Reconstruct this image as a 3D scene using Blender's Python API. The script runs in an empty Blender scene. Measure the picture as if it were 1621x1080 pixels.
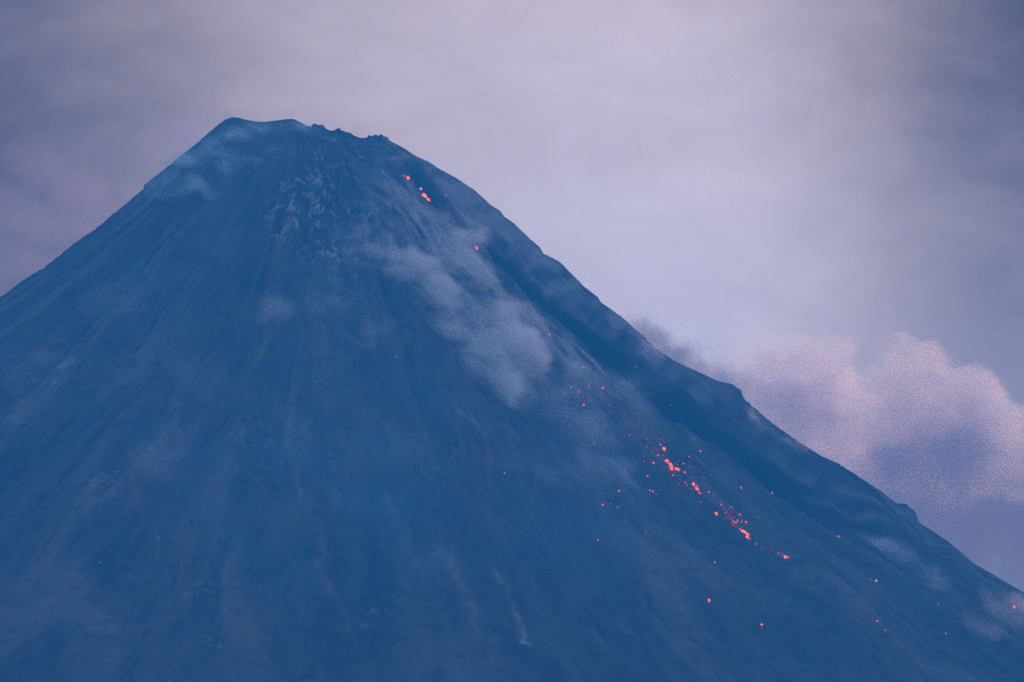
import bpy, bmesh, math, random
import numpy as np
from mathutils import Vector, Matrix, noise as mnoise
from mathutils.bvhtree import BVHTree

# ------------------------------------------------------------------ camera
S = bpy.context.scene
COL = S.collection
PW, PH = 1621.0, 1080.0
DIST = 6000.0                    # camera to the volcano's axis, metres
PITCH = math.radians(8.0)
HFOV = 2 * math.atan(650.0 / DIST)
FPX = (PW / 2) / math.tan(HFOV / 2)
CAM = Vector((0, 0, 4.0))
cam_d = bpy.data.cameras.new('camera')
cam_d.sensor_width = 36
cam_d.lens = 18 / math.tan(HFOV / 2)
cam_d.clip_start = 1.0
cam_d.clip_end = 60000
cam = bpy.data.objects.new('camera', cam_d)
COL.objects.link(cam)
cam.location = CAM
cam.rotation_euler = (math.radians(90) + PITCH, 0, 0)
S.camera = cam
CP, SP = math.cos(PITCH), math.sin(PITCH)

def ray(px, py):
    u = (px - PW / 2) / FPX
    v = (PH / 2 - py) / FPX
    return Vector((u, CP - v * SP, SP + v * CP)).normalized()

def at(px, py, y=DIST):
    """the place a line of sight through the photograph meets the upright plane at distance y"""
    d = ray(px, py)
    return CAM + d * ((y - CAM.y) / d.y)

def project(x, y, z):
    f = (y - CAM.y) * CP + (z - CAM.z) * SP
    up = -(y - CAM.y) * SP + (z - CAM.z) * CP
    return PW / 2 + FPX * (x - CAM.x) / f, PH / 2 - FPX * up / f, f

# ------------------------------------------------------------------ light and exposure
S.view_settings.view_transform = 'Standard'
S.view_settings.look = 'None'
S.view_settings.gamma = 1
S.view_settings.exposure = 0.0
S.render.engine = 'CYCLES'
S.cycles.max_bounces = 6
S.cycles.diffuse_bounces = 2
S.cycles.glossy_bounces = 1
S.cycles.volume_bounces = 2
S.cycles.volume_step_rate = 1.0
S.cycles.volume_max_steps = 512
S.cycles.use_denoising = False
S.cycles.sample_clamp_indirect = 1.5
S.cycles.sample_clamp_direct = 3.0

SUN_EL, SUN_AZ = math.radians(8.0), math.radians(17.0)     # azimuth clockwise from +Y: to the right and beyond
sun_dir = Vector((math.sin(SUN_AZ) * math.cos(SUN_EL), math.cos(SUN_AZ) * math.cos(SUN_EL), math.sin(SUN_EL)))
sun_d = bpy.data.lights.new('sun', 'SUN')
sun_d.energy = 1.5
sun_d.angle = math.radians(6)
sun_d.color = (1.0, 0.60, 0.46)
sun = bpy.data.objects.new('sun', sun_d)
sun.rotation_euler = (-sun_dir).to_track_quat('-Z', 'Y').to_euler()
COL.objects.link(sun)

class NT:
    def __init__(self, tree):
        self.t = tree; self.n = tree.nodes; self.l = tree.links
        self.n.clear()
    def node(self, typ, **kw):
        n = self.n.new(typ)
        for k, v in kw.items(): setattr(n, k, v)
        return n
    def put(self, sock, v):
        if isinstance(v, bpy.types.NodeSocket): self.l.new(v, sock)
        elif v is not None: sock.default_value = v
    def math(self, op, a, b=None, c=None, clamp=False):
        n = self.node('ShaderNodeMath', operation=op); n.use_clamp = clamp
        self.put(n.inputs[0], a); self.put(n.inputs[1], b)
        if c is not None: self.put(n.inputs[2], c)
        return n.outputs[0]
    def vec(self, op, a, b=None, out=0):
        n = self.node('ShaderNodeVectorMath', operation=op)
        self.put(n.inputs[0], a)
        if b is not None:
            if op == 'SCALE': self.put(n.inputs[3], b)
            else: self.put(n.inputs[1], b)
        return n.outputs[out]
    def mix(self, f, a, b, blend='MIX'):
        n = self.node('ShaderNodeMix', data_type='RGBA', blend_type=blend)
        self.put(n.inputs[0], f); self.put(n.inputs[6], a); self.put(n.inputs[7], b)
        return n.outputs[2]
    def noise(self, vec, scale, detail=4, rough=0.5, dist=0.0, dim='3D'):
        n = self.node('ShaderNodeTexNoise', noise_dimensions=dim)
        self.put(n.inputs['Vector'], vec)
        n.inputs['Scale'].default_value = scale; n.inputs['Detail'].default_value = detail
        n.inputs['Roughness'].default_value = rough; n.inputs['Distortion'].default_value = dist
        return n.outputs['Fac']
    def smooth(self, v, lo, hi, a=0.0, b=1.0):
        n = self.node('ShaderNodeMapRange', interpolation_type='SMOOTHSTEP')
        self.put(n.inputs[0], v)
        for i, x in enumerate((lo, hi, a, b)): n.inputs[i + 1].default_value = x
        return n.outputs[0]

# the evening sky: a Nishita sky with a broken overcast layer over the part behind the mountain
world = bpy.data.worlds.new('World'); S.world = world; world.use_nodes = True
w = NT(world.node_tree)
tc = w.node('ShaderNodeTexCoord').outputs['Generated']
sky = w.node('ShaderNodeTexSky', sky_type='NISHITA')
sky.sun_disc = False
sky.sun_elevation = SUN_EL
sky.sun_rotation = SUN_AZ
sky.air_density = 1.4; sky.dust_density = 1.2; sky.ozone_density = 3.0
front = w.vec('DOT_PRODUCT', tc, tuple(ray(810, 400)), out=1)
def patch(px, py, size, amp):
    """a soft thinner (+) or thicker (-) patch of the overcast, size in photo pixels"""
    c = ray(px, py)
    d = w.vec('DISTANCE', tc, tuple(c), out=1)
    q = w.math('DIVIDE', d, size / FPX)
    e = w.math('POWER', 2.718, w.math('MULTIPLY', w.math('MULTIPLY', q, q), -1.0))
    return w.math('MULTIPLY', e, amp)
SKY_PATCH = [(1050, 440, 360, .56), (900, 90, 240, .02), (620, 130, 200, .00), (1150, 110, 150, .06),
             (1800, -80, 450, -.92), (1740, 380, 330, -.30), (-60, 420, 330, -.56), (-100, -40, 460, -.62),
             (1060, 270, 110, -.08), (1350, 290, 160, -.10), (1500, 560, 160, -.12), (1660, 920, 230, -.50)]
# soft cloud streaks
sc = w.node('ShaderNodeMapping'); w.put(sc.inputs[0], tc)
sc.inputs['Rotation'].default_value = (0, math.radians(-28), 0)
sc.inputs['Scale'].default_value = (1.0, 1.0, 1.9)
n1 = w.noise(sc.outputs[0], 13, 5, .5, .6)
n2 = w.noise(sc.outputs[0], 30, 6, .58, .5)
br = w.math('ADD', w.math('MULTIPLY', w.math('SUBTRACT', n1, .5), .20), w.math('MULTIPLY', w.math('SUBTRACT', n2, .5), .50))
br = w.math('ADD', br, 1.0)
for p in SKY_PATCH: br = w.math('ADD', br, patch(*p))
hue = w.smooth(n1, .35, .68)
OVER_A, OVER_B = (0.775, 0.605, 0.605, 1), (0.85, 0.65, 0.63, 1)
over = w.mix(hue, OVER_A, OVER_B)
br = w.math('MAXIMUM', br, .05)
cb = w.node('ShaderNodeCombineXYZ')
for k_, e_ in enumerate((.92, 1.08, 1.28)): w.put(cb.inputs[k_], w.math('POWER', br, e_))
over = w.vec('MULTIPLY', over, cb.outputs[0])
SKY_GAIN = 0.26
nish = w.vec('SCALE', sky.outputs[0], SKY_GAIN)
amb = w.vec('ADD', nish, (0.27, 0.22, 0.31))
# a rosy band low round the whole horizon, added to tint the smoke pink
zz = w.node('ShaderNodeSeparateXYZ'); w.put(zz.inputs[0], tc)
belt = w.math('POWER', 2.718, w.math('MULTIPLY', w.math('POWER', w.math('DIVIDE', zz.outputs[2], .28), 2.0), -1.0))
amb = w.vec('ADD', amb, w.vec('SCALE', (0.34, 0.13, 0.13), belt))
fm = w.smooth(front, math.cos(math.radians(26)), math.cos(math.radians(11)))
bgc = w.mix(fm, amb, over)
bg = w.node('ShaderNodeBackground'); w.put(bg.inputs[0], bgc); bg.inputs[1].default_value = 1.0
wo = w.node('ShaderNodeOutputWorld'); w.l.new(bg.outputs[0], wo.inputs[0])

# ------------------------------------------------------------------ helpers
def tag(o, label=None, cat=None, group=None, kind=None):
    if label: o['label'] = label
    if cat: o['category'] = cat
    if group: o['group'] = group
    if kind: o['kind'] = kind
    return o

def mesh_obj(name, verts, faces, mat, smooth=True):
    me = bpy.data.meshes.new(name)
    verts = np.asarray(verts, dtype=np.float32); faces = np.asarray(faces, dtype=np.int32)
    k = faces.shape[1]
    me.vertices.add(len(verts)); me.vertices.foreach_set('co', verts.ravel())
    me.loops.add(faces.size); me.loops.foreach_set('vertex_index', faces.ravel())
    me.polygons.add(len(faces)); me.polygons.foreach_set('loop_start', np.arange(0, faces.size, k, dtype=np.int32))
    me.polygons.foreach_set('loop_total', np.full(len(faces), k, dtype=np.int32))
    me.update(calc_edges=True); me.validate()
    if smooth: me.polygons.foreach_set('use_smooth', np.ones(len(faces), dtype=bool))
    me.materials.append(mat)
    o = bpy.data.objects.new(name, me); COL.objects.link(o)
    return o

_TAB = np.random.default_rng(12).uniform(-1, 1, (64, 64, 64)).astype(np.float32)
def vnoise(x, y, z):
    """value noise, -1..1"""
    x, y, z = [np.asarray(t, dtype=np.float32) for t in (x, y, z)]
    fx, fy, fz = np.floor(x), np.floor(y), np.floor(z)
    ix, iy, iz = [t.astype(np.int32) & 63 for t in (fx, fy, fz)]
    x, y, z = x - fx, y - fy, z - fz
    x, y, z = [t * t * (3 - 2 * t) for t in (x, y, z)]
    T = _TAB.ravel()
    jx, jy, jz = (ix + 1) & 63, (iy + 1) & 63, (iz + 1) & 63
    ax, bx = ix << 12, jx << 12
    ay, by = iy << 6, jy << 6
    def row(a, b):
        lo = T[a + b + iz]; hi = T[a + b + jz]
        return lo + (hi - lo) * z
    p = row(ax, ay); q = row(bx, ay); r = row(ax, by); t = row(bx, by)
    p = p + (q - p) * x; r = r + (t - r) * x
    return p + (r - p) * y
def fbm(x, y, z, octv=4, gain=.5):
    a, s, r = 1.0, 1.0, 0
    for k in range(octv):
        r = r + a * vnoise(x * s + 17.3 * k, y * s + 5.1 * k, z * s + 9.7 * k); a *= gain; s *= 2.03
    return r

# ------------------------------------------------------------------ the volcano
LEFT = [(-1500, 1290), (-900, 980), (-400, 712), (-150, 565), (0, 471), (37, 443.6), (70, 423.7), (122, 382), (153, 361), (190, 330),
        (226, 300), (229, 292), (266, 263), (312, 226), (339, 202), (355, 190), (364, 186)]
RIGHT = [(464, 188.5), (475.5, 193), (486, 199), (519, 203), (560, 212), (584, 216), (611, 218), (618, 223), (638, 234),
         (660, 248), (679, 256), (695, 267), (723, 282), (753, 302), (777, 324), (793.5, 335), (799, 343), (815, 354),
         (837, 376), (856, 392), (861, 401.5), (886, 414), (899, 427), (915.6, 443.6), (924, 453), (948, 471), (952, 479),
         (978, 497), (1020, 533), (1036.6, 550), (1066, 571), (1108, 590), (1135, 603), (1158.5, 608), (1173, 617.5),
         (1177, 630), (1200.5, 651), (1226, 672), (1255, 693), (1297, 720.5), (1329, 735), (1360, 755), (1394, 777),
         (1419, 797), (1434, 798), (1447.5, 809), (1457, 829), (1495, 853), (1520, 872), (1545, 894), (1583, 916),
         (1621, 938), (1800, 1055), (2300, 1340), (2900, 1600)]
SKYLINE = LEFT + [(370, 185.5), (380, 186.5), (388.6, 189), (402, 192), (416, 193), (430, 191.5), (443, 190), (455, 188.6)] + \
    [(464, 188.5), (475.5, 193), (481, 197.5), (488, 200.5), (496, 199.5), (500, 198), (506, 197.5), (511, 199), (516, 202.5), (519, 206), (526, 207.5),
     (531, 206.5), (534, 204.8), (537, 204.2), (541, 207), (551, 210), (556, 210.5), (561, 215), (566, 218), (574, 218.5), (581, 218), (584, 214.6),
     (588, 216), (595, 214.6), (599, 216), (603, 214), (607, 216.2), (611, 216), (615, 221), (618, 223)] + \
    [p for p in RIGHT if p[0] > 620]
def solve_profile(pts):
    out = [(lambda q: (q.z, q.x))(at(px, py)) for px, py in pts]
    return sorted(out)
lz, lx = np.array(solve_profile(LEFT)).T
rz, rx = np.array(solve_profile(RIGHT)).T
ztop = at(410, 190).z
rows_z = np.concatenate([np.linspace(ztop, 260, 640), np.linspace(258, 0, 60)[:]])
# row spacing finer along the flat summit
xl = np.interp(rows_z, lz, lx); xr = np.interp(rows_z, rz, rx)
def sm(a, k):
    ker = np.hanning(k); ker /= ker.sum()
    p = np.pad(a, k // 2, mode='edge')
    return np.convolve(p, ker, 'valid')[:len(a)]
xls, xrs = sm(xl, 41), sm(xr, 61)
ww = np.clip((ztop - rows_z) / 60, 0, 1)
xls = xl * (1 - ww) + xls * ww; xrs = xr * (1 - ww) + xrs * ww
cx, aa = (xls + xrs) / 2, (xrs - xls) / 2
bb = aa * 0.93 + 6
# flared foot of the cone
foot = np.clip((300 - rows_z) / 300, 0, 1)
aa = aa + 450 * foot ** 2; bb = bb + 250 * foot ** 2
# angles: dense on the camera's side
th_f = np.linspace(math.radians(-188), math.radians(8), 1250)
th_b = np.linspace(math.radians(8), math.radians(172), 220)[1:-1]
TH = np.concatenate([th_f, th_b])
nR, nT = len(rows_z), len(TH)
T2, Z2 = np.meshgrid(TH, rows_z)
X = cx[:, None] + aa[:, None] * np.cos(T2)
Y = DIST + bb[:, None] * np.sin(T2)
Z = Z2.copy()
NX, NY, NZ = np.cos(T2) * .62, np.sin(T2) * .62, np.full_like(T2, .78)

h = ztop - Z                                     # metres below the summit
grow = np.clip(h / 420, 0, 1.2)
# radial gullies and rills that run down the slope
cth, sth = np.cos(T2), np.sin(T2)
def rill(freq, down, seed, octv=3):
    n = fbm(cth * freq + seed, sth * freq + seed * .7, h * down + fbm(cth * 3, sth * 3, h * .008, 2) * .35, octv)
    return 1 - np.abs(n) * 2
def gully(freq, down, seed, octv=2, wand=.35):
    n = fbm(cth * freq + seed, sth * freq + seed * .7, h * down + fbm(cth * 3, sth * 3, h * .008, 2) * wand, octv)
    return np.clip(1 - np.abs(n) * 3.2, 0, 1)
D = np.zeros_like(X)
D += grow * 15 * (rill(5.0, .0016, 3.1, 2) - .3)
D -= np.clip(h / 300, .1, 1.1) * 9 * gully(11.0, .0014, 8.3)
patchy = np.clip(.5 + fbm(X / 90 + 3, Y / 90, Z / 130, 3) * 1.4, 0, 1)
D -= np.clip(h / 220, .05, 1) * 4.5 * np.clip(patchy + np.clip(h / 300, 0, 1) * .5, 0, 1) * gully(26.0, .002, 2.3)
D -= np.clip(h / 160, 0, 1) * 2.2 * patchy * gully(60.0, .004, 1.7)
D += 2.4 * np.clip(h / 50, .1, 1) * fbm(X / 60, Y / 60, Z / 110, 3) + .7 * fbm(X / 9, Y / 9, Z / 12, 3, .6)

px, py, _ = project(X, Y, Z)
def seg_dist(px, py, pts):
    """signed distance (right of the line +) and place along a polyline, photo pixels"""
    best = np.full(px.shape, 1e9); sgn = np.zeros(px.shape); tt = np.zeros(px.shape)
    L = 0
    tot = sum(math.dist(a, b) for a, b in zip(pts, pts[1:]))
    for (x0, y0), (x1, y1) in zip(pts, pts[1:]):
        dx, dy = x1 - x0, y1 - y0; l = math.hypot(dx, dy)
        t = np.clip(((px - x0) * dx + (py - y0) * dy) / (l * l), 0, 1)
        d = np.hypot(px - x0 - t * dx, py - y0 - t * dy)
        c = (px - x0) * dy - (py - y0) * dx
        m = d < best
        best = np.where(m, d, best); sgn = np.where(m, np.sign(c), sgn); tt = np.where(m, (L + t * l) / tot, tt)
        L += l
    return best * sgn, tt
front_side = sth < .12
def wob(px, py, a=5, s=28, seed=0):
    return a * fbm(px / s, py / s, np.full_like(px, seed), 3)
ash = np.zeros_like(X); dark = np.zeros_like(X); crag = np.zeros_like(X)
# the deep dark channel that runs down the right flank, with its levee; the shade inside is painted as dark colour
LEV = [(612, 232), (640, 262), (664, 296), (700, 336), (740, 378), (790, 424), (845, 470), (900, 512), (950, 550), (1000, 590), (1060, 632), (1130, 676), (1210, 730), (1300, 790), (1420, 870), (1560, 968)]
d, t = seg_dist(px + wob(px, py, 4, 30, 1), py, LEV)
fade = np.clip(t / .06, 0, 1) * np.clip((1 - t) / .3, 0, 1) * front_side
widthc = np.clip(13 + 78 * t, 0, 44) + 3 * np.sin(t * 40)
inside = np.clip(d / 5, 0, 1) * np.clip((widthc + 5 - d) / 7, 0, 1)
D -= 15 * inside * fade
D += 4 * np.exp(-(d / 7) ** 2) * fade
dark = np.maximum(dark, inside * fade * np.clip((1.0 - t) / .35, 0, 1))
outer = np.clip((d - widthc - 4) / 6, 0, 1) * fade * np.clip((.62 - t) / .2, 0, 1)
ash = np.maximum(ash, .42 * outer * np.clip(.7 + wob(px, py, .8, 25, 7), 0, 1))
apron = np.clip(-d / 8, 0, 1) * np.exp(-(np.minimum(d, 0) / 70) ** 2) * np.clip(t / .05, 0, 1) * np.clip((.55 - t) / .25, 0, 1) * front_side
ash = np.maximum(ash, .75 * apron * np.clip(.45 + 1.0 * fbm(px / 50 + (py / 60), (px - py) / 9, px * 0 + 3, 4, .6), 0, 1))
LEV2 = [(672, 262), (690, 292), (712, 318), (745, 350), (790, 390), (840, 430), (885, 456), (930, 488), (975, 520), (1030, 572)]
d, t = seg_dist(px + wob(px, py, 3, 22, 2), py, LEV2)
f2 = np.clip(t / .1, 0, 1) * np.clip((1 - t) / .15, 0, 1) * front_side
D += 5 * np.exp(-(d / 6) ** 2) * f2
ash = np.maximum(ash, .8 * np.exp(-((d - 5) / 4) ** 2) * f2 * np.clip(.6 + wob(px, py, 1, 30, 5), 0, 1))
# thin pale debris tracks low on the right flank; first is a ridge's lit top, painted
for pts, wd, am in (([(1234, 699), (1301, 741), (1360, 778), (1423, 813), (1480, 845), (1540, 890)], 1.6, .6),
                    ([(1215, 676), (1262, 708), (1300, 733)], 3, .5),
                    ([(1005, 588), (1050, 618), (1100, 646), (1150, 680)], 3, .55),
                    ([(985, 560), (1030, 600), (1075, 640), (1130, 690)], 3, .35),
                    ([(1060, 600), (1120, 640), (1190, 690)], 3, .4),
                    ([(1060, 655), (1100, 690), (1150, 725)], 2.5, .4),
                    ([(1190, 700), (1240, 735), (1300, 770), (1352, 800)], 3, .5),
                    ([(1310, 735), (1370, 775), (1440, 815)], 1.5, .45),
                    ([(620, 275), (650, 305), (690, 345), (740, 395)], 4, .6),
                    ([(588, 245), (615, 275), (640, 300), (680, 350), (720, 395)], 4, .5),
                    ([(705, 640), (745, 670), (775, 700)], 4, .5),
                    ([(690, 855), (718, 900), (740, 960), (760, 1040)], 9, .35),
                    ([(770, 890), (800, 930), (820, 980), (826, 1012)], 6, .55),
                    ([(826, 985), (829, 1008), (822, 1018)], 2.5, 1.0),
                    ([(826, 1012), (842, 1020)], 2.5, .9),
                    ([(600, 760), (640, 840), (668, 920)], 9, .25),
                    ([(120, 545), (85, 580), (40, 620), (5, 660)], 14, .45),
                    ([(330, 620), (260, 700), (170, 770), (90, 820)], 16, .3),
                    ([(445, 660), (470, 740), (500, 820), (520, 900)], 8, .25),
                    ([(460, 700), (470, 740), (476, 780)], 3, .4),
                    ([(250, 820), (246, 870)], 4, .4),
                    ([(490, 860), (540, 930), (560, 1000)], 8, .25)):
    d, t = seg_dist(px + wob(px, py, wd * .45, 26, 3), py, pts)
    f = np.clip(t / .15, 0, 1) * np.clip((1 - t) / .15, 0, 1) * front_side
    s = np.exp(-(d / wd) ** 2) * f
    D += min(wd, 6) * .3 * s
    ash = np.maximum(ash, np.where(py > 560, np.where(px < 960, .55, .5), 1.4) * am * s * np.clip(.65 + wob(px, py, .5, 26 if pts[0][0] > 980 else 10, 4), 0, 1.2))
# craggy rock below the summit and the rough blocky band on the right edge
def blob(cx_, cy_, rx_, ry_):
    return np.exp(-((px - cx_) / rx_) ** 2 - ((py - cy_) / ry_) ** 2) * front_side
crag = np.clip(blob(500, 310, 55, 70) + blob(545, 360, 60, 50) + .8 * blob(590, 380, 40, 40) + .7 * blob(470, 350, 40, 40)
               + .5 * blob(640, 340, 50, 50) + .5 * blob(545, 235, 60, 30), 0, 1)
cu, cv_ = cth * 62, h / 34                        # craggy ribs, drawn out downslope
cr = fbm(cu / 4 + .5 * vnoise(X / 14, Y / 14, Z / 14), sth * 15.5, cv_, 5, .62)
D += crag * 7.0 * (np.clip(1 - np.abs(cr) * 2.6, 0, 1) - .3) + crag * 2.0 * fbm(X / 7, Y / 7, Z / 7, 2)
ash = np.maximum(ash, crag * np.clip(1 - np.abs(cr) * 5, 0, 1) * np.clip(.5 + fbm(X / 12 + 9, Y / 12, Z / 12, 3, .6), 0, 1))
# small outcrops low in the picture
for (bx, by, br_) in ((405, 700, 60), (500, 575, 45), (600, 960, 35), (345, 1020, 30), (690, 720, 40), (310, 930, 30), (170, 760, 50)):
    bl = blob(bx, by, br_, br_ * .8)
    ash = np.maximum(ash, bl * np.clip((fbm(X / 5 + 11, Y / 5, Z / 8, 3, .6) - .45) * 1.6, 0, .28))
X += NX * D; Y += NY * D; Z += NZ * D
Z = np.maximum(Z, -3)
# bring the outline to its true height (broad swell everywhere, crags only on the crest itself)
skx = np.array([p[0] for p in sorted(SKYLINE)]); sky_ = np.array([p[1] for p in sorted(SKYLINE)])
bins = np.arange(-60, 1700, 2.0)
def skyline():
    px, py, _ = project(X, Y, Z)
    k = np.floor((px - bins[0]) / 2.0).astype(int)
    ok = (k >= 0) & (k < len(bins))
    top = np.full(len(bins), 1e9)
    np.minimum.at(top, k[ok], py[ok])
    return px, py, top
for it in range(4):
    px, py, top = skyline()
    want = np.interp(bins + 1, skx, sky_)
    err = top - want                              # + : too low in the picture
    lo = sm(err, 31)
    hi = err - lo
    el = np.interp(px, bins + 1, lo); eh = np.interp(px, bins + 1, hi); tp = np.interp(px, bins + 1, top)
    near = np.clip(1 - (py - tp - 2) / 16, 0, 1)
    Z += (el + eh * near) * .81
zmax_rim = Z[0].copy()
verts = np.stack([X.ravel(), Y.ravel(), Z.ravel()], 1)
# crater bowl inside the rim
ring0 = verts[:nT]
cen = ring0.mean(0)
extra = []
for k, (s, dz) in enumerate(((.82, -5), (.6, -11), (.35, -16), (.12, -18))):
    rr = cen + (ring0 - cen) * s; rr[:, 2] = ring0[:, 2] * s + cen[2] * (1 - s) + dz
    extra.append(rr)
allv = np.concatenate([np.concatenate(extra[::-1]), verts])
nE = len(extra)
rowsN = nR + nE
i = np.arange(rowsN - 1)[:, None] * nT; j = np.arange(nT)[None, :]; j2 = (j + 1) % nT
faces = np.stack([i + j, i + nT + j, i + nT + j2, i + j2], -1).reshape(-1, 4)

def rock_material():
    m = bpy.data.materials.new('volcanic_rock'); m.use_nodes = True
    n = NT(m.node_tree)
    g = n.node('ShaderNodeNewGeometry').outputs['Position']
    a = n.node('ShaderNodeAttribute', attribute_name='ash').outputs['Fac']
    dk = n.node('ShaderNodeAttribute', attribute_name='channel_shade').outputs['Fac']
    fv = n.node('ShaderNodeAttribute', attribute_name='flow').outputs['Vector']
    big = n.noise(g, .012, 5, .6)
    mid = n.noise(fv, .9, 6, .62, .4)            # streaks of scree and ash running down the slope
    thin = n.noise(fv, 3.2, 4, .6, .3)
    wide = n.noise(fv, .28, 5, .6, .9)          # broad ash tongues between the old gullies
    blot = n.noise(g, .045, 5, .6)
    fine = n.noise(g, .5, 5, .7)
    c = n.mix(n.smooth(mid, .38, .66), (.048, .048, .050, 1), (.105, .10, .098, 1))
    c = n.mix(n.math('MULTIPLY', n.smooth(thin, .5, .7), .3), c, (.20, .19, .185, 1))
    c = n.mix(n.math('MULTIPLY', n.smooth(wide, .50, .66), .6), c, (.21, .185, .16, 1))
    c = n.mix(n.math('MULTIPLY', n.smooth(wide, .48, .34), .6), c, (.025, .025, .027, 1))
    c = n.mix(n.math('MULTIPLY', n.smooth(big, .42, .66), .6), c, (.07, .085, .055, 1))
    c = n.mix(n.math('MULTIPLY', n.smooth(n.noise(g, .006, 4, .55), .52, .70), .35), c, (.16, .155, .15, 1))
    c = n.mix(n.math('MULTIPLY', n.smooth(blot, .52, .66), .5), c, (.025, .025, .027, 1))
    c = n.mix(n.math('MULTIPLY', n.smooth(fine, .64, .8), .5), c, (.34, .32, .31, 1))
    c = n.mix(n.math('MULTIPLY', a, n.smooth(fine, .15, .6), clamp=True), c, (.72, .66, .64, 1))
    c = n.mix(n.math('MULTIPLY', dk, .97), c, (.008, .008, .010, 1))  # shade of the channel, put into the base colour
    b = n.node('ShaderNodeBsdfPrincipled'); n.put(b.inputs['Base Color'], c)
    b.inputs['Roughness'].default_value = .95; b.inputs['Specular IOR Level'].default_value = .15
    bm = n.node('ShaderNodeBump'); n.put(bm.inputs['Height'], n.math('ADD', n.math('MULTIPLY', fine, 1.2), n.math('MULTIPLY', mid, 5.0)))
    bm.inputs['Distance'].default_value = 2.5; bm.inputs['Strength'].default_value = .9
    n.l.new(bm.outputs[0], b.inputs['Normal'])
    o = n.node('ShaderNodeOutputMaterial'); n.l.new(b.outputs[0], o.inputs[0])
    return m
ROCK = rock_material()
volcano = mesh_obj('volcano', allv, faces, ROCK)
tag(volcano, 'steep dark conical volcano with glowing lava rocks on its slope', 'volcano', kind='structure')
pad = np.zeros(nE * nT)
fl = volcano.data.attributes.new('flow', 'FLOAT_VECTOR', 'POINT')
flow = np.stack([cth * 40, sth * 40, h * .013 + X * 0], -1).reshape(-1, 3)
fl.data.foreach_set('vector', np.concatenate([np.zeros((nE * nT, 3)), flow]).astype(np.float32).ravel())
for nm, arr in (('ash', ash), ('channel_shade', dark)):
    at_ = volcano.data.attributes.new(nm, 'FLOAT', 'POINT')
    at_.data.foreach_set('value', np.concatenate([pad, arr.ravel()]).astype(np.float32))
# for finding the spot on the slope a line of sight meets
step = 2
sub = allv.reshape(rowsN, nT, 3)[nE:nE + 660, :1250]
sr, sc_ = sub.shape[:2]
ii = np.arange(sr - 1)[:, None] * sc_; jj = np.arange(sc_ - 1)[None, :]
sf = np.stack([ii + jj, ii + sc_ + jj, ii + sc_ + jj + 1, ii + jj + 1], -1).reshape(-1, 4)
BVH = BVHTree.FromPolygons(sub.reshape(-1, 3).tolist(), sf.tolist())
def on_slope(px, py):
    hit = BVH.ray_cast(CAM, ray(px, py))
    return (hit[0], hit[1]) if hit[0] is not None else (None, None)

# ------------------------------------------------------------------ the plain
def ground():
    m = bpy.data.materials.new('forest_floor'); m.use_nodes = True
    n = NT(m.node_tree)
    g = n.node('ShaderNodeNewGeometry').outputs['Position']
    c = n.mix(n.smooth(n.noise(g, .01, 6, .65), .35, .65), (.02, .035, .018, 1), (.07, .075, .045, 1))
    b = n.node('ShaderNodeBsdfPrincipled'); n.put(b.inputs['Base Color'], c); b.inputs['Roughness'].default_value = .95
    o = n.node('ShaderNodeOutputMaterial'); n.l.new(b.outputs[0], o.inputs[0])
    gx = np.linspace(-9000, 9000, 60); gy = np.linspace(-3000, 8700, 44)
    gX, gY = np.meshgrid(gx, gy)
    gZ = 10 * fbm(gX / 1200, gY / 1200, gX * 0, 3) - 6
    near = np.exp(-(gX ** 2 + gY ** 2) / 400 ** 2)
    gZ = gZ * (1 - near) + 2.3 * near
    v = np.stack([gX.ravel(), gY.ravel(), gZ.ravel()], 1)
    a = np.arange(43)[:, None] * 60; b_ = np.arange(59)[None, :]
    f = np.stack([a + b_, a + b_ + 1, a + 61 + b_, a + 60 + b_], -1).reshape(-1, 4)
    tag(mesh_obj('ground', v, f, m), kind='structure')
ground()

# ------------------------------------------------------------------ lava
def lava_material(name, hot, edge, gain):
    m = bpy.data.materials.new(name); m.use_nodes = True
    n = NT(m.node_tree)
    g = n.node('ShaderNodeNewGeometry').outputs['Position']
    nz = n.noise(g, .9, 3, .6)
    c = n.mix(n.smooth(nz, .35, .6), edge, hot)
    e = n.node('ShaderNodeEmission'); n.put(e.inputs[0], c); e.inputs[1].default_value = gain
    o = n.node('ShaderNodeOutputMaterial'); n.l.new(e.outputs[0], o.inputs[0])
    m.cycles.emission_sampling = 'NONE'
    return m
HOT = lava_material('molten_lava', (1.0, .16, .03, 1), (1.0, .04, .01, 1), 3.0)
WARM = lava_material('glowing_rock', (1.0, .08, .03, 1), (1.0, .025, .01, 1), 2.1)
DIM = lava_material('cooling_rock', (1.0, .06, .08, 1), (.6, .02, .05, 1), 1.0)

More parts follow.
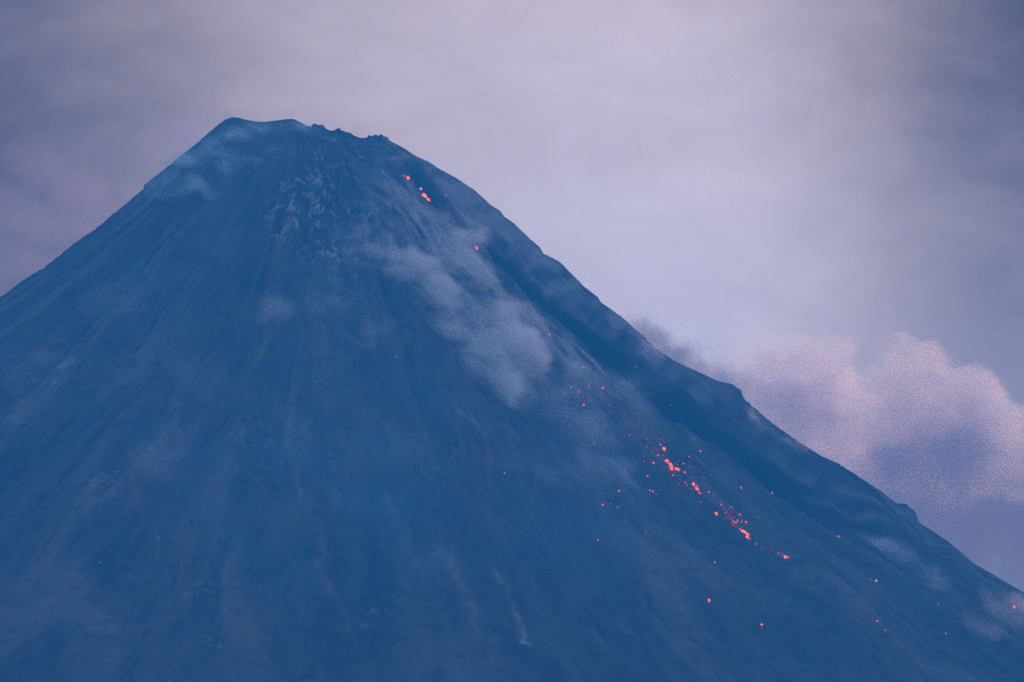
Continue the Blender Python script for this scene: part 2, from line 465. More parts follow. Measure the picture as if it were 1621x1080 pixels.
def lump(seed, rough=.35, div=2):
    bm = bmesh.new(); bmesh.ops.create_icosphere(bm, subdivisions=div, radius=1)
    for v in bm.verts:
        k = 1 + rough * mnoise.noise(v.co * 1.6 + Vector((seed * 7.1, seed * 3.3, 0))) + rough * .5 * mnoise.noise(v.co * 3.7 + Vector((seed, 0, seed)))
        v.co *= k
    me = bpy.data.meshes.new('lava_rock'); bm.to_mesh(me); bm.free()
    return me
LUMPS = {}
for mi, mt in enumerate((DIM, WARM, HOT)):
    for k in range(5):
        me = lump(k + 1 + mi * 9, .95, 2); me.materials.append(mt); LUMPS[(mi, k)] = me
rnd = random.Random(5)
def lava_rock(px, py, size, heat, label, group=None, stretch=1.0, tilt=0.0):
    """a glowing block lying half sunk in the scree; size is its width in photo pixels"""
    p, nrm = on_slope(px, py)
    if p is None: return None
    depth = (p - CAM).length
    r = size * (.46 if heat == 2 else .37) * depth / FPX
    if stretch == 1.0: stretch = rnd.uniform(1.0, 2.1); tilt = rnd.gauss(.9, .5)
    o = bpy.data.objects.new('lava_rock', LUMPS[(heat, rnd.randrange(5))]); COL.objects.link(o)
    # long axis of stretched ones points downhill along 'tilt' in the slope's plane
    down = Vector((math.cos(tilt), -.3, -math.sin(tilt))); down = (down - nrm * down.dot(nrm)).normalized()
    side = nrm.cross(down).normalized()
    R = Matrix((down, side, nrm)).transposed().to_4x4()
    sc = Matrix.Diagonal((r * stretch, r, r * rnd.uniform(.75, 1.0), 1))
    o.matrix_world = Matrix.Translation(p + nrm * r * .35) @ R @ sc
    tag(o, label, 'lava rock', group)
    return o

G_UP = 'glowing lava in the channel near the summit'
G_MID = 'glowing rocks of the long lava trail, upper cluster'
G_MID2 = 'glowing rocks of the long lava trail, small middle cluster'
G_LOW = 'glowing rocks of the long lava trail, lower cluster'
G_SC = 'stray glowing rocks scattered over the slope'
# single rocks one can point to: x, y, width, heat, label, group, stretch, tilt
SINGLE = [
 (646.4, 282.5, 4.6, 2, 'upright orange lava block, highest bright glow just below the summit ridge', G_UP, 1.7, 1.4),
 (640.3, 279, 2.6, 1, 'small glowing rock just left of the highest orange lava block', G_UP, 1, 0),
 (635, 278, 1.8, 0, 'faint red rock at the very top of the summit lava channel', G_UP, 1, 0),
 (665.9, 300, 4.4, 2, 'orange lava block directly above the largest lava patch', G_UP, 1.3, 1.3),
 (672.0, 311.5, 8.0, 2, 'largest and brightest orange lava mass, high on the right flank', G_UP, 1.35, .7),
 (678.5, 317, 5.0, 2, 'pointed lower right end of the largest lava patch', G_UP, 1.6, .7),
 (669.5, 307, 3.2, 1, 'red knob on top of the largest lava patch', G_UP, 1, 0),
 (755, 393, 3.4, 2, 'lone orange lava rock in the dark channel, well below the summit lava', G_SC, 1, 0),
 (718.6, 350.5, 2.4, 0, 'dim red rock in the pink haze between the summit lava and the lone orange rock', G_UP, 1, 0),
 (870, 529.5, 2.8, 1, 'lone red rock right of the bright smoke puff on mid slope', G_SC, 1, 0),
 (798.3, 749, 2.8, 1, 'lone red rock far left of the lava trail, below the smoke', G_SC, 1, 0),
 (923.8, 582, 2.8, 1, 'pale pink glowing rock above the small group of embers on mid slope', G_SC, 1, 0),
 (954.1, 615.1, 4.0, 1, 'soft pink glowing rock veiled by smoke at the head of the lava trail', G_SC, 1.2, 2.4),
 (924.7, 641.5, 3.2, 1, 'lone red rock just below the small group of embers on mid slope', G_SC, 1, 0),
 (915.6, 620.9, 3.0, 1, 'orange rock, brightest of the small group of embers on mid slope', G_SC, 1, 0),
 (940.4, 702.3, 2.8, 1, 'lone red rock left of the upper lava cluster, below the smoke wisps', G_SC, 1, 0),
 (1051.2, 711.2, 5.0, 2, 'bright round rock above the upper lava cluster of the trail', G_MID, 1.4, 1.4),
 (1056.0, 730.6, 5.6, 2, 'bright upper left block of the upper lava cluster', G_MID, 1.3, .6),
 (1062.0, 737, 5.2, 2, 'bright middle block of the upper lava cluster', G_MID, 1.4, 1.0),
 (1063.3, 743, 5.4, 2, 'brightest yellow orange block at the bottom of the upper lava cluster', G_MID, 1.4, 1.3),
 (1071.4, 743.3, 4.6, 2, 'bright block on the right side of the upper lava cluster', G_MID, 1, 0),
 (1084.5, 748.1, 3.8, 1, 'red rock between the upper and the small middle lava cluster', G_MID, 1, 0),
 (1065.2, 753, 3.2, 1, 'red rock hanging just below the upper lava cluster', G_MID, 1.3, 1.5),
 (1034.5, 733.4, 3.8, 1, 'separate orange rock left of the upper lava cluster', G_MID, 1, 0),
 (1098.0, 767.5, 4.4, 2, 'long bright block at the top of the small middle lava cluster', G_MID2, 1.7, 1.2),
 (1103.5, 775, 4.4, 2, 'long bright block at the bottom of the small middle lava cluster', G_MID2, 1.9, 1.0),
 (1107.8, 781.4, 3.2, 1, 'red rock at the lower tip of the small middle lava cluster', G_MID2, 1, 0),
 (1122.4, 779.2, 3.6, 1, 'orange rock between the small middle cluster and the lower lava cluster', G_MID2, 1.2, 1.1),
 (1134.3, 813.3, 4.0, 2, 'separate bright rock left of the lower lava cluster', G_LOW, 1, 0),
 (1176.0, 842, 5.2, 2, 'long bright orange block in the lower lava cluster', G_LOW, 1.9, .75),
 (1182.8, 846, 4.2, 2, 'upper half of the bright pair at the right of the lower lava cluster', G_LOW, 1.2, 1.4),
 (1182.9, 850.6, 5.0, 2, 'lower half of the bright pair at the right of the lower lava cluster', G_LOW, 1.1, 1.2),
 (1180.8, 827.3, 4.2, 1, 'red rock standing off to the right of the lower lava cluster', G_LOW, 1.2, .3),
 (1243.6, 882.2, 4.6, 2, 'bright orange rock at the lower end of the long lava trail', G_LOW, 1.1, .5),
 (1248.9, 882.6, 2.4, 1, 'small rock just right of the bright rock ending the lava trail', G_LOW, 1, 0),
 (954, 799.4, 3.6, 1, 'bright rock of the lone ember pair far left of the trail', G_SC, 1.2, 1.2),
 (979.9, 777.9, 3.4, 1, 'upright orange rock left of the trail, above the lone ember pair', G_SC, 1.3, 1.5),
 (946.8, 855.2, 3.0, 1, 'lowest of the red rocks far left of the trail', G_SC, 1, 0),
 (1033.2, 778.7, 3.4, 1, 'brightest of a short diagonal row of four rocks left of the trail', G_SC, 1, 0),
 (1028.5, 776.7, 3.0, 1, 'second of a short diagonal row of four rocks left of the trail', G_SC, 1, 0),
 (1173.2, 772.6, 3.2, 1, 'lone red rock upper right of the lower lava cluster', G_SC, 1.2, .5),
 (1222.2, 780.8, 2.6, 1, 'lone small red rock farthest right above the lower lava cluster', G_SC, 1, 0),
 (1122.2, 951, 3.8, 2, 'upright glowing streak of rock alone near the bottom of the slope', G_SC, 2.2, 1.75),
 (1205.5, 989.5, 3.6, 2, 'lone bright rock lowest on the slope, below the upright streak', G_SC, 1.2, 1.57),
 (1327.3, 849.8, 3.4, 1, 'lone pink rock on the right flank below the pale debris track', G_SC, 1.1, .5),
 (1386.7, 920.1, 3.4, 2, 'lone orange rock on the lower right flank', G_SC, 1, 0),
 (1605.5, 961.5, 5.0, 2, 'red rock glowing through pink smoke at the lower right corner', G_SC, 1.1, 1.4),
]
for q in SINGLE: lava_rock(q[0], q[1], q[2], q[3], q[4], q[5], q[6], q[7])
# the smaller ones, by place
ORD = ('topmost', 'second from top', 'third from top', 'fourth from top', 'fifth from top', 'sixth from top', 'seventh from top', 'eighth from top',
       'ninth from top', 'tenth from top', 'eleventh from top', 'twelfth from top', 'thirteenth from top', 'fourteenth from top', 'fifteenth from top',
       'sixteenth from top', 'seventeenth from top')
SMALL = {
 ('tiny red ember', 'the pink haze below the summit lava', G_UP): [(714.4, 345, 1.6), (716.5, 352, 1.6), (730, 366, 1.5), (728.5, 363, 1.3), (735, 379, 1.2), (711, 341, 1.2)],
 ('tiny ember', 'the mid slope group left of the trail head', G_SC): [(904.2, 613.1, 2.4), (907.6, 620.7, 1.8), (932.2, 611.8, 2.3), (933.4, 614.7, 1.5), (942.2, 604.3, 1.7), (948.7, 611, 1.5), (951.3, 623.5, 1.5), (915.3, 626, 1.6), (903, 565.8, 1.5), (976.6, 620.3, 1.4)],
 ('faint ember', 'the scatter above the upper lava cluster', G_SC): [(964.9, 642.2, 1.9), (966.8, 652.3, 1.4), (934, 652, 1.5), (956, 675.4, 2.2), (996.9, 689, 2.3), (950, 681, 1.2), (1012, 646, 1.8), (1062, 642, 1.5), (989.2, 744.3, 2.0), (1005, 734, 1.6)],
 ('small red rock', 'the faint upper end of the upper lava cluster', G_MID): [(1010.8, 675.2, 2.2), (1024.9, 695, 2), (1023.3, 707.7, 2), (1035.9, 708.9, 1.9), (1032.4, 716.4, 2), (1044.7, 695.6, 1.7), (1044, 701.2, 1.7), (1046, 704.7, 2.6), (1042.1, 721.3, 2.8), (1050, 721.6, 1.9), (1019.4, 723.1, 1.9), (1019.7, 730, 1.9), (1049, 697, 1.3), (1056.5, 724, 1.3), (1030, 700, 1.2), (1015, 690, 1.2), (1039, 713, 1.2)],
 ('small red rock', 'those hugging the upper lava cluster blocks', G_MID): [(1053.1, 730.6, 3.0), (1060.3, 739.3, 3.0), (1058, 733.8, 2.6), (1066, 738, 2.2), (1068.5, 740.5, 1.8), (1070.4, 733.5, 2.2), (1072, 735.5, 1.4), (1075.3, 730.1, 1.8), (1059, 745, 1.8), (1074, 747, 1.6), (1067, 748, 1.5), (1072, 753, 1.3), (1076.7, 759.8, 1.8), (1074.8, 767.2, 2.0), (1024.9, 754.2, 2.5)],
 ('small red rock', 'the spray right of the upper lava cluster', G_MID): [(1082, 734.3, 2.8), (1090.7, 723.5, 2.5), (1108.6, 714.8, 2.7), (1098.4, 694.3, 2.2), (1106, 730.1, 2), (1091.5, 739.5, 1.9), (1111, 741.5, 1.4), (1125.7, 752.3, 1.9), (1113.8, 756.3, 2.2), (1099, 755, 1.3), (1095, 757, 1.3)],
 ('small red rock', 'those round the small middle lava cluster', G_MID2): [(1102.8, 768.9, 2.5), (1106.5, 769, 1.8), (1084.9, 764.5, 2.4), (1088.1, 768.4, 2.5), (1106, 773, 1.6), (1092, 773.5, 1.4), (1096, 774, 1.3), (1129.3, 784.3, 2.2), (1135.3, 778, 1.9), (1109.1, 795.2, 2.2), (1100, 771, 2), (1105.6, 778.5, 2.2), (1062.6, 799, 1.4)],
 ('small dim rock', 'the thin upper end of the lower cluster', G_LOW): [(1140, 797, 2), (1141.6, 799, 2.3), (1144, 802, 2), (1146, 806, 1.6), (1157.8, 803.5, 2.6), (1154.3, 805.9, 2), (1148.8, 812.5, 2.4), (1151, 809, 1.8), (1153, 815, 1.6), (1171.4, 814.9, 2.7), (1150.5, 820, 1.4), (1156, 811, 1.3)],
 ('small red rock', 'the packed middle of the lower lava cluster', G_LOW): [(1167.5, 823.8, 2.6), (1159.1, 829.7, 2.2), (1158.5, 822, 2.2), (1160.5, 825.8, 2.8), (1165, 828, 3.0), (1167.5, 826, 2.3), (1162.3, 828.8, 2.2), (1173.8, 826.1, 2.4), (1172.8, 828, 1.6), (1181, 830.2, 2), (1165.4, 832.6, 1.7), (1171.4, 838.6, 3.2), (1156, 818, 1.7), (1163, 820, 1.6), (1160, 833, 1.4), (1175, 836, 1.4)],
 ('small red ember', 'the thin tail below the lower lava cluster', G_LOW): [(1186, 853.8, 2.4), (1188.9, 853.3, 2.0), (1190, 848, 1.5), (1197.3, 861.7, 2.3), (1195, 862.5, 1.0), (1222, 869.9, 2), (1216.5, 875.7, 1.6), (1232.2, 876.3, 2.3), (1238, 876.5, 1.8), (1236, 879.5, 1.7), (1240.5, 880, 2), (1205, 865, 1.2), (1211, 868, 1.2), (1200, 851, 1.1)],
 ('tiny red ember', 'the scatter far left of the trail', G_SC): [(951, 781, 1.8), (967, 797.8, 2), (977.6, 803.4, 2.3), (946.2, 839, 2), (1022.4, 842.4, 1.8), (1022.7, 846.7, 1.6), (1028.1, 848.9, 2.2), (1024.5, 773.2, 1.8), (1039.5, 782.7, 2.1), (1037.3, 782.2, 1.7)],
 ('tiny red ember', 'the sparse scatter on the lower right flank', G_SC): [(1131.7, 890.4, 2.3), (1205.7, 995.2, 1.5), (1199, 818, 2), (1199.3, 822, 1.2), (1284.8, 856.8, 1.8), (1271, 813, 1.5), (1296, 856, 1.2), (1379, 917, 1.7), (1376, 916.5, 1.2), (1365, 886.4, 1.5), (1371.3, 888, 1.5), (1485.7, 957.1, 2.2), (1388.3, 984, 2.3), (1401.4, 998.3, 2.4), (1381, 977.5, 1.3), (1497, 1003.3, 2.3), (1458, 997, 1.3)],
}
for (what, where, grp), pts in SMALL.items():
    for k, (x, y, s) in enumerate(sorted(pts, key=lambda q: q[1])):
        lava_rock(x, y, s, 1 if s >= 2.3 else 0, '%s, %s of %s' % (what, ORD[k] if k < len(pts) - 1 else 'lowest', where), grp)
# the uncountable hot grit between them: one object
def grit():
    r = random.Random(11); V, F = [], []
    zones = [([(985, 655), (1012, 680), (1045, 708)], 15, 230), ([(1040, 705), (1065, 745), (1110, 788)], 8, 170),
             ([(1136, 792), (1150, 812), (1170, 835), (1190, 856)], 7, 190), ([(1190, 856), (1225, 872), (1252, 886)], 4, 70),
             ([(1150, 812), (1172, 838)], 5, 110), ([(622, 262), (640, 279), (655, 292)], 5, 70), ([(694, 322), (712, 342), (724, 358)], 6, 90), ([(724, 358), (735, 385)], 3, 30),
             ([(935, 600), (955, 615), (985, 650)], 12, 60), ([(1232, 876), (1246, 884)], 3, 30)]
    ico = bmesh.new(); bmesh.ops.create_icosphere(ico, subdivisions=1, radius=1)
    iv = [v.co.copy() for v in ico.verts]; jf = [[v.index for v in f.verts] for f in ico.faces]; ico.free()
    for pts, wd, cnt in zones:
        for _ in range(cnt):
            k = r.random() * (len(pts) - 1); a = int(k); t = k - a
            x = pts[a][0] * (1 - t) + pts[a + 1][0] * t + r.gauss(0, wd * .6); y = pts[a][1] * (1 - t) + pts[a + 1][1] * t + r.gauss(0, wd * .6)
            p, nn = on_slope(x, y)
            if p is None: continue
            s = r.uniform(.22, .6) * .5 * (p - CAM).length / FPX * 1.3
            b = len(V)
            for c in iv: V.append(p + nn * s * .3 + Vector((c.x * r.uniform(.7, 1.2), c.y * r.uniform(.7, 1.2), c.z)) * s)
            for f in jf: F.append([b + q for q in f])
    o = mesh_obj('hot_grit', [tuple(v) for v in V], F, DIM, False)
    tag(o, 'fine dim red grit glowing between the lava rocks of the trails', 'embers', kind='stuff')
grit()

# ------------------------------------------------------------------ pale boulders and the blocks on the crater rim
PALE = bpy.data.materials.new('pale_boulder'); PALE.use_nodes = True
n = NT(PALE.node_tree); b = n.node('ShaderNodeBsdfPrincipled')
g = n.node('ShaderNodeNewGeometry').outputs['Position']
n.put(b.inputs['Base Color'], n.mix(n.noise(g, .6, 4, .6), (.25, .23, .22, 1), (.6, .56, .54, 1))); b.inputs['Roughness'].default_value = .9
o_ = n.node('ShaderNodeOutputMaterial'); n.l.new(b.outputs[0], o_.inputs[0])
def boulder(px, py, size, mat, name, label, cat, group, tall=1.0, sink=.15, seed=1):
    p, nn = on_slope(px, py)
    if p is None: return
    r = size / 2 * (p - CAM).length / FPX
    me = lump(seed, .55, 3); me.name = name; me.materials.clear(); me.materials.append(mat)
    o = bpy.data.objects.new(name, me); COL.objects.link(o)
    o.scale = (r, r * .9, r * tall); o.location = p + nn * r * sink; o.rotation_euler = (0, 0, seed)
    tag(o, label, cat, group)
for q in ((706, 310.5, 6, 'round pale boulder on the ridge right of the largest lava patch'),
          (612.5, 237, 3, 'small pale boulder just below the block topped end of the crater rim'),
          (821, 391.5, 5, 'pale rock on the narrow ridge left of the stepped right skyline'),
          (509, 220, 3, 'small pale boulder below the dark knob on the crater rim'),
          (565, 411, 5, 'light rock at the edge of the smoke left of the bright smoke puff'),
          (628, 566, 4, 'small pale boulder below the smoke on the middle of the slope'),
          (1006, 581, 4, 'pale boulder below the steaming notch in the right ridge'),
          (158, 891, 3, 'small pale boulder on the dark lower left slope')):
    boulder(q[0], q[1], q[2], PALE, 'boulder', q[3], 'boulder', 'pale boulders on the slope', seed=int(q[0]))
for k, (x, y, s, tl, lab) in enumerate((
        (500, 203, 11.2, .9, 'dark rounded knob of rock, first right of the steaming crater rim'),
        (508, 203, 10.0, .8, 'dark rock knob just right of the first knob on the crater rim'),
        (536.5, 209, 8.8, 1.0, 'pointed dark rock peak in the middle of the jagged rim'),
        (584.5, 219, 6.2, 1.2, 'leftmost of the four blocks at the right end of the rim'),
        (594, 219, 8.8, 1.0, 'second from left of the four blocks at the right end of the rim'),
        (603, 219.5, 8.8, 1.1, 'third from left and tallest of the four blocks at the right end of the rim'),
        (611, 221, 7.5, 1.0, 'rightmost of the four blocks at the right end of the rim'))):
    boulder(x, y, s, ROCK, 'rim_rock', lab, 'rock', 'dark blocks along the crater rim', tl, .25, 20 + k)

# ------------------------------------------------------------------ smoke and clouds
def ellipsoid(bm, c, r, grow=1.0):
    bmesh.ops.create_icosphere(bm, subdivisions=3, radius=1, matrix=Matrix.Translation(c) @ Matrix.Diagonal((r[0] * grow, r[1] * grow, r[2] * grow, 1)))

def vapour(name, lobes, density, scale, amp, color, label, cat, group, edge=.6, bias=.24, detail=6, aniso=.2, kind='thing', stepr=1.0, warp=1.0, wisp=None, frame=None, lean=0.0, push=1.3):
    """one body of smoke or cloud: lobes are (centre, radii, weight) in the object's own frame; the mesh is the hull round all of them"""
    m = bpy.data.materials.new(name); m.use_nodes = True
    n = NT(m.node_tree)
    M = frame or Matrix.Translation(sum((Vector(c) for c, _, _ in lobes), Vector()) / len(lobes))
    if frame is None: lobes = [(Vector(c) - M.translation, r, wt) for c, r, wt in lobes]
    pos = n.node('ShaderNodeTexCoord').outputs['Object']
    seedv = M.translation * .37
    f = None
    sp = n.vec('ADD', pos, tuple(seedv))
    wn = n.node('ShaderNodeTexNoise'); n.put(wn.inputs['Vector'], sp)
    wn.inputs['Scale'].default_value = scale * (.55 if wisp else .9); wn.inputs['Detail'].default_value = 5; wn.inputs['Roughness'].default_value = .6
    wp = n.vec('ADD', pos, n.vec('SCALE', n.vec('SUBTRACT', wn.outputs['Color'], (.5, .5, .5)), push / scale))
    for c, r, wt in lobes:
        q = n.vec('SUBTRACT', wp, tuple(c)); q = n.vec('MULTIPLY', q, tuple(1.0 / x for x in r))
        if wisp:
            v = n.math('MULTIPLY', n.math('MAXIMUM', n.math('SUBTRACT', 1.0, n.vec('DOT_PRODUCT', q, q, out=1)), 0.0), wt)
            f = v if f is None else n.math('ADD', f, v)
        else:
            v = n.math('MULTIPLY', n.math('SUBTRACT', 1.0, n.vec('LENGTH', q, out=1)), wt)
            f = v if f is None else n.math('MAXIMUM', f, v)
    mp = n.node('ShaderNodeMapping', vector_type='TEXTURE'); n.put(mp.inputs[0], sp); mp.inputs['Scale'].default_value = (1, 1, 1.9) if wisp else (1, 1, 1)
    mp.inputs['Rotation'].default_value = (0, lean, 0)
    nz = n.noise(mp.outputs[0], scale, detail, .62 if wisp else .56, warp)
    if wisp:
        f = n.math('POWER', n.smooth(f, 0, 1.7), 1.35)
        t = n.math('ADD', nz, n.math('MULTIPLY', f, .10))
        dn = n.math('MULTIPLY', n.smooth(t, .46, .46 + amp * .8), n.math('MULTIPLY', f, density))
    else:
        x = n.math('ADD', f, n.math('MULTIPLY', n.math('SUBTRACT', nz, .5), amp * 2))
        x = n.math('SUBTRACT', x, bias)
        x = n.smooth(x, 0, edge)
        dn = n.math('MULTIPLY', n.math('MULTIPLY', x, n.smooth(f, 0, .12)), density)
    pv = n.node('ShaderNodeVolumePrincipled')
    pv.inputs['Color'].default_value = (*color, 1)
    pv.inputs['Anisotropy'].default_value = aniso
    n.put(pv.inputs['Density'], dn)
    o = n.node('ShaderNodeOutputMaterial'); n.l.new(pv.outputs[0], o.inputs['Volume'])
    m.cycles.volume_step_rate = stepr
    bm = bmesh.new()
    g = 1.25 if wisp else 1.15
    for c, r, wt in lobes: ellipsoid(bm, c, r, g)
    me = bpy.data.meshes.new(name); bm.to_mesh(me); bm.free()
    me.materials.append(m)
    ob = bpy.data.objects.new(name, me); COL.objects.link(ob)
    ob.matrix_world = M
    rm = ob.modifiers.new('remesh', 'REMESH'); rm.mode = 'VOXEL'
    rm.voxel_size = max(2.0, min(min(r) for _, r, _ in lobes) / 6)
    tag(ob, label, cat, group, kind)
    return ob

CAMUP = Vector((0, -SP, CP))
def smoke(pts, density, scale, amp, color, label, lift=16, depth=34, **kw):
    """smoke lying along the slope: px, py, rx, ry in photo pixels, then thickness in metres and weight"""
    hits = []
    for q in pts:
        p, nn = on_slope(q[0], q[1])
        if p is not None: hits.append((p, nn, q))
    nav = sum((h[1] for h in hits), Vector()).normalized()
    nav = Vector((nav.x * .6, nav.y, nav.z)).normalized()
    right = Vector((1, 0, 0)); right = (right - nav * right.dot(nav)).normalized()
    upv = right.cross(nav).normalized()
    if upv.z < 0: upv = -upv
    org = sum((h[0] for h in hits), Vector()) / len(hits)
    M = Matrix((right, -nav if right.cross(-nav).dot(upv) > 0 else nav, upv)).transposed().to_4x4(); M.translation = org
    Mi = M.inverted()
    lobes = []
    for p, nn, q in hits:
        k = (p - CAM).length / FPX
        dp = q[4] if len(q) > 4 else depth; wt = q[5] if len(q) > 5 else 1
        c = abs(upv.dot(CAMUP))
        lobes.append((Mi @ (p + nn * lift), (q[2] * k, dp, q[3] * k / c), wt))
    return vapour('smoke', lobes, density, scale, amp, color, label, 'smoke', G, wisp=True, frame=M, lean=-.8, **kw)
def far_lobes(pts, y):
    out = []
    for q in pts:
        p = at(q[0], q[1], y); k = (p - CAM).length / FPX
        out.append((p, (q[2] * k, (q[4] if len(q) > 4 else max(q[2], q[3])) * k, q[3] * k), 1))
    return out
SMK = (1.0, .95, .94)
BLU = (.88, .93, 1.0)
G = 'smoke drifting over the volcano'
smoke([(620, 420, 70, 40), (665, 455, 75, 50), (705, 500, 75, 45), (735, 400, 60, 45), (765, 445, 55, 55), (725, 545, 70, 40), (585, 395, 60, 35)], .14, .034, .42, SMK,
      'broad torn patch of lilac smoke on the slope below the summit lava')
smoke([(795, 545, 55, 55), (805, 590, 65, 55), (760, 600, 65, 45), (830, 545, 50, 50), (800, 640, 60, 32), (840, 590, 55, 55)], .15, .027, .34, SMK,
      'brightest round puff of lilac smoke in the middle of the slope', depth=45, lift=24)
smoke([(620, 250, 45, 30, 16), (640, 320, 50, 45, 18), (690, 355, 50, 45, 18), (725, 395, 45, 35, 18), (600, 350, 50, 50, 16)], .085, .036, .32, (1.0, .88, .88),
      'thin pinkish smoke streaming down beside the summit lava channel', lift=6)
smoke([(520, 480, 120, 45), (440, 500, 90, 40), (600, 540, 90, 45), (560, 420, 70, 40)], .036, .022, .32, SMK,
      'faint wide veil of smoke left of the torn smoke patch', lift=6)
smoke([(890, 650, 90, 60), (940, 720, 90, 60), (900, 770, 80, 40), (1000, 640, 60, 50), (1000, 770, 60, 35)], .034, .026, .30, BLU,
      'thin bluish smoke wisps around the head of the long lava trail', lift=6)
smoke([(880, 575, 70, 35), (835, 530, 55, 30), (920, 610, 60, 35), (870, 630, 60, 40)], .060, .034, .32, SMK,
      'wispy smoke between the bright puff and the dark channel', lift=6, depth=16)
smoke([(1470, 930, 60, 30), (1415, 885, 70, 26), (1380, 860, 50, 20)], .055, .028, .30, BLU,
      'small blue grey smoke patch on the lower right flank', depth=16, lift=5)
smoke([(1590, 975, 60, 36), (1545, 1000, 55, 32), (1640, 1000, 70, 50)], .110, .024, .34, (1.0, .84, .86),
      'pink smoke round the glowing rock in the lower right corner', depth=18)
smoke([(385, 215, 65, 26, 16), (330, 245, 70, 40, 16), (285, 290, 90, 55, 16), (430, 214, 70, 26, 12), (480, 206, 40, 18, 10), (340, 300, 90, 50, 14), (400, 250, 90, 40, 14)], .180, .020, .6, (.72, .92, 1.0),
      'thin blue fumes rolling off the left crater rim', lift=4)
smoke([(1000, 530, 38, 36, 16), (1025, 565, 45, 30, 16), (1085, 595, 42, 24, 14), (985, 500, 20, 18, 12)], .080, .036, .32, SMK,
      'steam spilling over the notch in the middle of the right ridge', lift=6)
smoke([(1215, 682, 50, 24, 14), (1190, 660, 32, 22, 14), (1262, 712, 45, 16, 12)], .048, .040, .32, SMK,
      'steam lying below the overhanging knob on the right ridge', lift=4)
smoke([(1437, 818, 22, 12, 9), (1418, 808, 18, 8, 8)], .08, .05, .26, SMK,
      'small white steam puff behind the low hump at the right', lift=3)
smoke([(110, 570, 90, 50), (60, 630, 80, 50), (190, 500, 100, 50)], .010, .014, .32, SMK,
      'barely visible mauve haze patch near the left edge of the slope')
smoke([(300, 640, 120, 80), (230, 740, 120, 70), (380, 560, 90, 60), (480, 700, 110, 80)], .010, .012, .36, BLU,
      'barely visible veil of smoke across the left of the lower slope')
smoke([(640, 720, 130, 70), (560, 840, 130, 90), (700, 900, 110, 80), (820, 800, 120, 70)], .007, .012, .36, BLU,
      'barely visible bluish veil over the middle of the lower slope')
def mist():
    pts = [(250, 560, 520, 300), (520, 480, 420, 300), (700, 780, 520, 300), (560, 850, 420, 260), (1000, 880, 280, 180)]
    o = smoke(pts, .0062, .005, .7, (.12, .56, .92), 'thin blue mist lying over the left and middle of the slope', lift=6, depth=55, detail=3)
    o.name = 'mist'; o['category'] = 'mist'; o['kind'] = 'stuff'; del o['group']
mist()
# behind the ridge
def ridge_smoke(pts, dy, density, scale, amp, color, label):
    vapour('smoke', [(at(x, y, DIST + dy), (a, 80, b_), 1) for x, y, a, b_ in pts], density, scale, amp, color, label, 'smoke', G, wisp=True)
ridge_smoke(((300, 215, 75, 45), (250, 240, 60, 50), (370, 190, 50, 26), (455, 192, 60, 22), (560, 210, 50, 22), (330, 200, 60, 30)), 70, .022, .020, .5, (.80, .70, .76),
            'mauve fumes hanging behind the left crater rim')
ridge_smoke(((992, 515, 34, 28), (1020, 535, 50, 35), (1060, 555, 60, 36), (1110, 580, 60, 42), (1155, 610, 60, 42), (1060, 600, 80, 50)), 330, .050, .024, .30, (.90, .84, .88),
            'grey lilac smoke rising behind the notch in the right ridge')
ridge_smoke(((1345, 765, 40, 34), (1400, 805, 70, 42), (1460, 855, 80, 50), (1540, 905, 90, 55), (1620, 945, 90, 55)), 420, .009, .02, .26, (.40, .58, .85),  # smoke volume in place of a second spur ridge in fog
            'dark blue smoke wedge standing in for a fogged spur behind the low right ridge')
CY = 9380
CG = 'cumulus clouds behind the right ridge'
vapour('cloud', far_lobes([(1225, 590, 70, 60), (1300, 585, 80, 56), (1180, 640, 60, 60), (1130, 630, 75, 50), (1260, 660, 150, 90), (1230, 760, 150, 100), (1340, 700, 90, 100)], CY + 480), .0100, .013, .36, (.93, .85, .88),
       'billowing lilac cloud nearest the ridge, its top rounded and pink', 'cloud', CG, edge=.28, bias=.06, detail=8, aniso=.6, push=2.6)
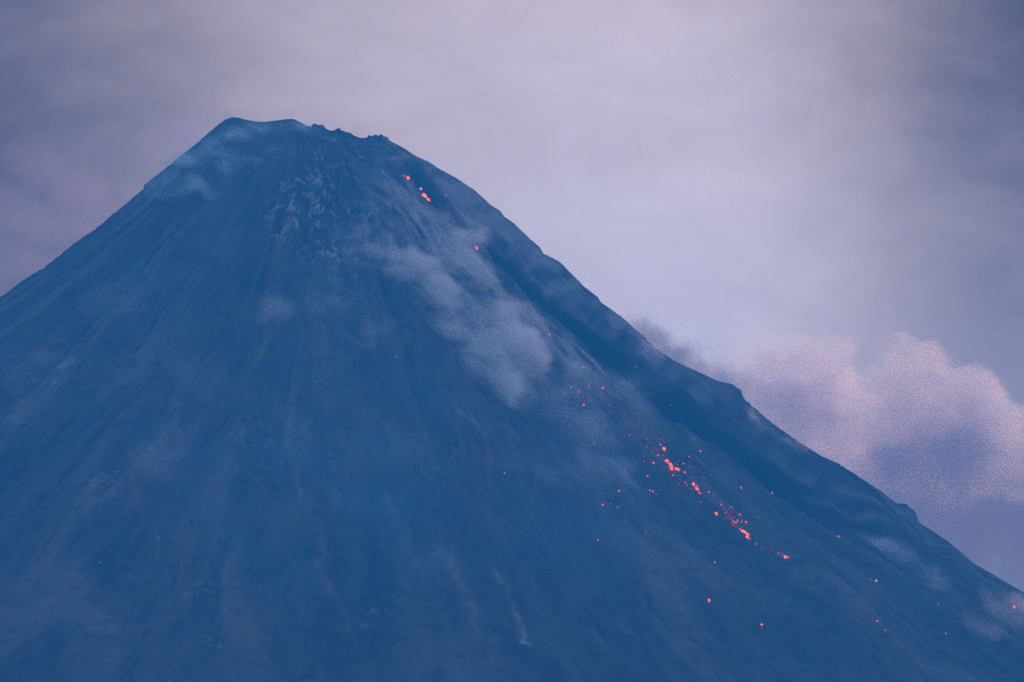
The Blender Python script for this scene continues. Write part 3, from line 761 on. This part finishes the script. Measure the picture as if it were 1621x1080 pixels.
vapour('cloud', far_lobes([(1365, 610, 45, 50), (1440, 600, 90, 66), (1525, 625, 70, 58), (1590, 670, 60, 60), (1640, 730, 80, 80), (1480, 700, 170, 120)], CY + 60), .0095, .013, .36, (.95, .86, .85),
       'larger cloud at the right edge with a bright pink upper rim', 'cloud', CG, edge=.28, bias=.06, detail=8, aniso=.6, push=2.6)
vapour('cloud', far_lobes([(1520, 725, 110, 90), (1420, 760, 120, 90), (1620, 750, 90, 85), (1360, 800, 110, 90), (1500, 840, 190, 110), (1650, 860, 130, 120), (1280, 780, 90, 70)], CY - 240), .0062, .009, .30, (.56, .46, .48),
       'shaded mauve cloud bank in front of the pink rimmed cloud', 'cloud', CG, edge=.5, bias=.08, detail=7, aniso=.3, push=2.6)
vapour('cloud', far_lobes([(60, 260, 110, 70), (130, 290, 100, 60), (40, 340, 140, 80), (150, 340, 110, 60), (10, 420, 140, 70)], CY), .0032, .006, .30, (.82, .60, .64),
       'faint mauve cloud low in the sky left of the volcano', 'cloud', None, edge=.5, bias=.25)

# ------------------------------------------------------------------ haze
def haze():
    m = bpy.data.materials.new('haze'); m.use_nodes = True
    n = NT(m.node_tree)
    pv = n.node('ShaderNodeVolumePrincipled')
    pv.inputs['Color'].default_value = HAZE_COLOR
    pv.inputs['Density'].default_value = HAZE_DENSITY
    pv.inputs['Anisotropy'].default_value = 0.0
    o = n.node('ShaderNodeOutputMaterial'); n.l.new(pv.outputs[0], o.inputs['Volume'])
    bm = bmesh.new(); bmesh.ops.create_cube(bm, size=1)
    zt = float(Z.max()) + 60
    x0, x1, y0, y1, z0, z1 = -9100, 9100, -3100, 8760, -32, zt
    for v in bm.verts: v.co = Vector((x0 if v.co.x < 0 else x1, y0 if v.co.y < 0 else y1, z0 if v.co.z < 0 else z1))
    me = bpy.data.meshes.new('haze'); bm.to_mesh(me); bm.free(); me.materials.append(m)
    o = bpy.data.objects.new('haze', me); COL.objects.link(o)
    tag(o, kind='stuff')
HAZE_COLOR = (.035, .435, .98, 1)
HAZE_DENSITY = 1.10e-4
haze()
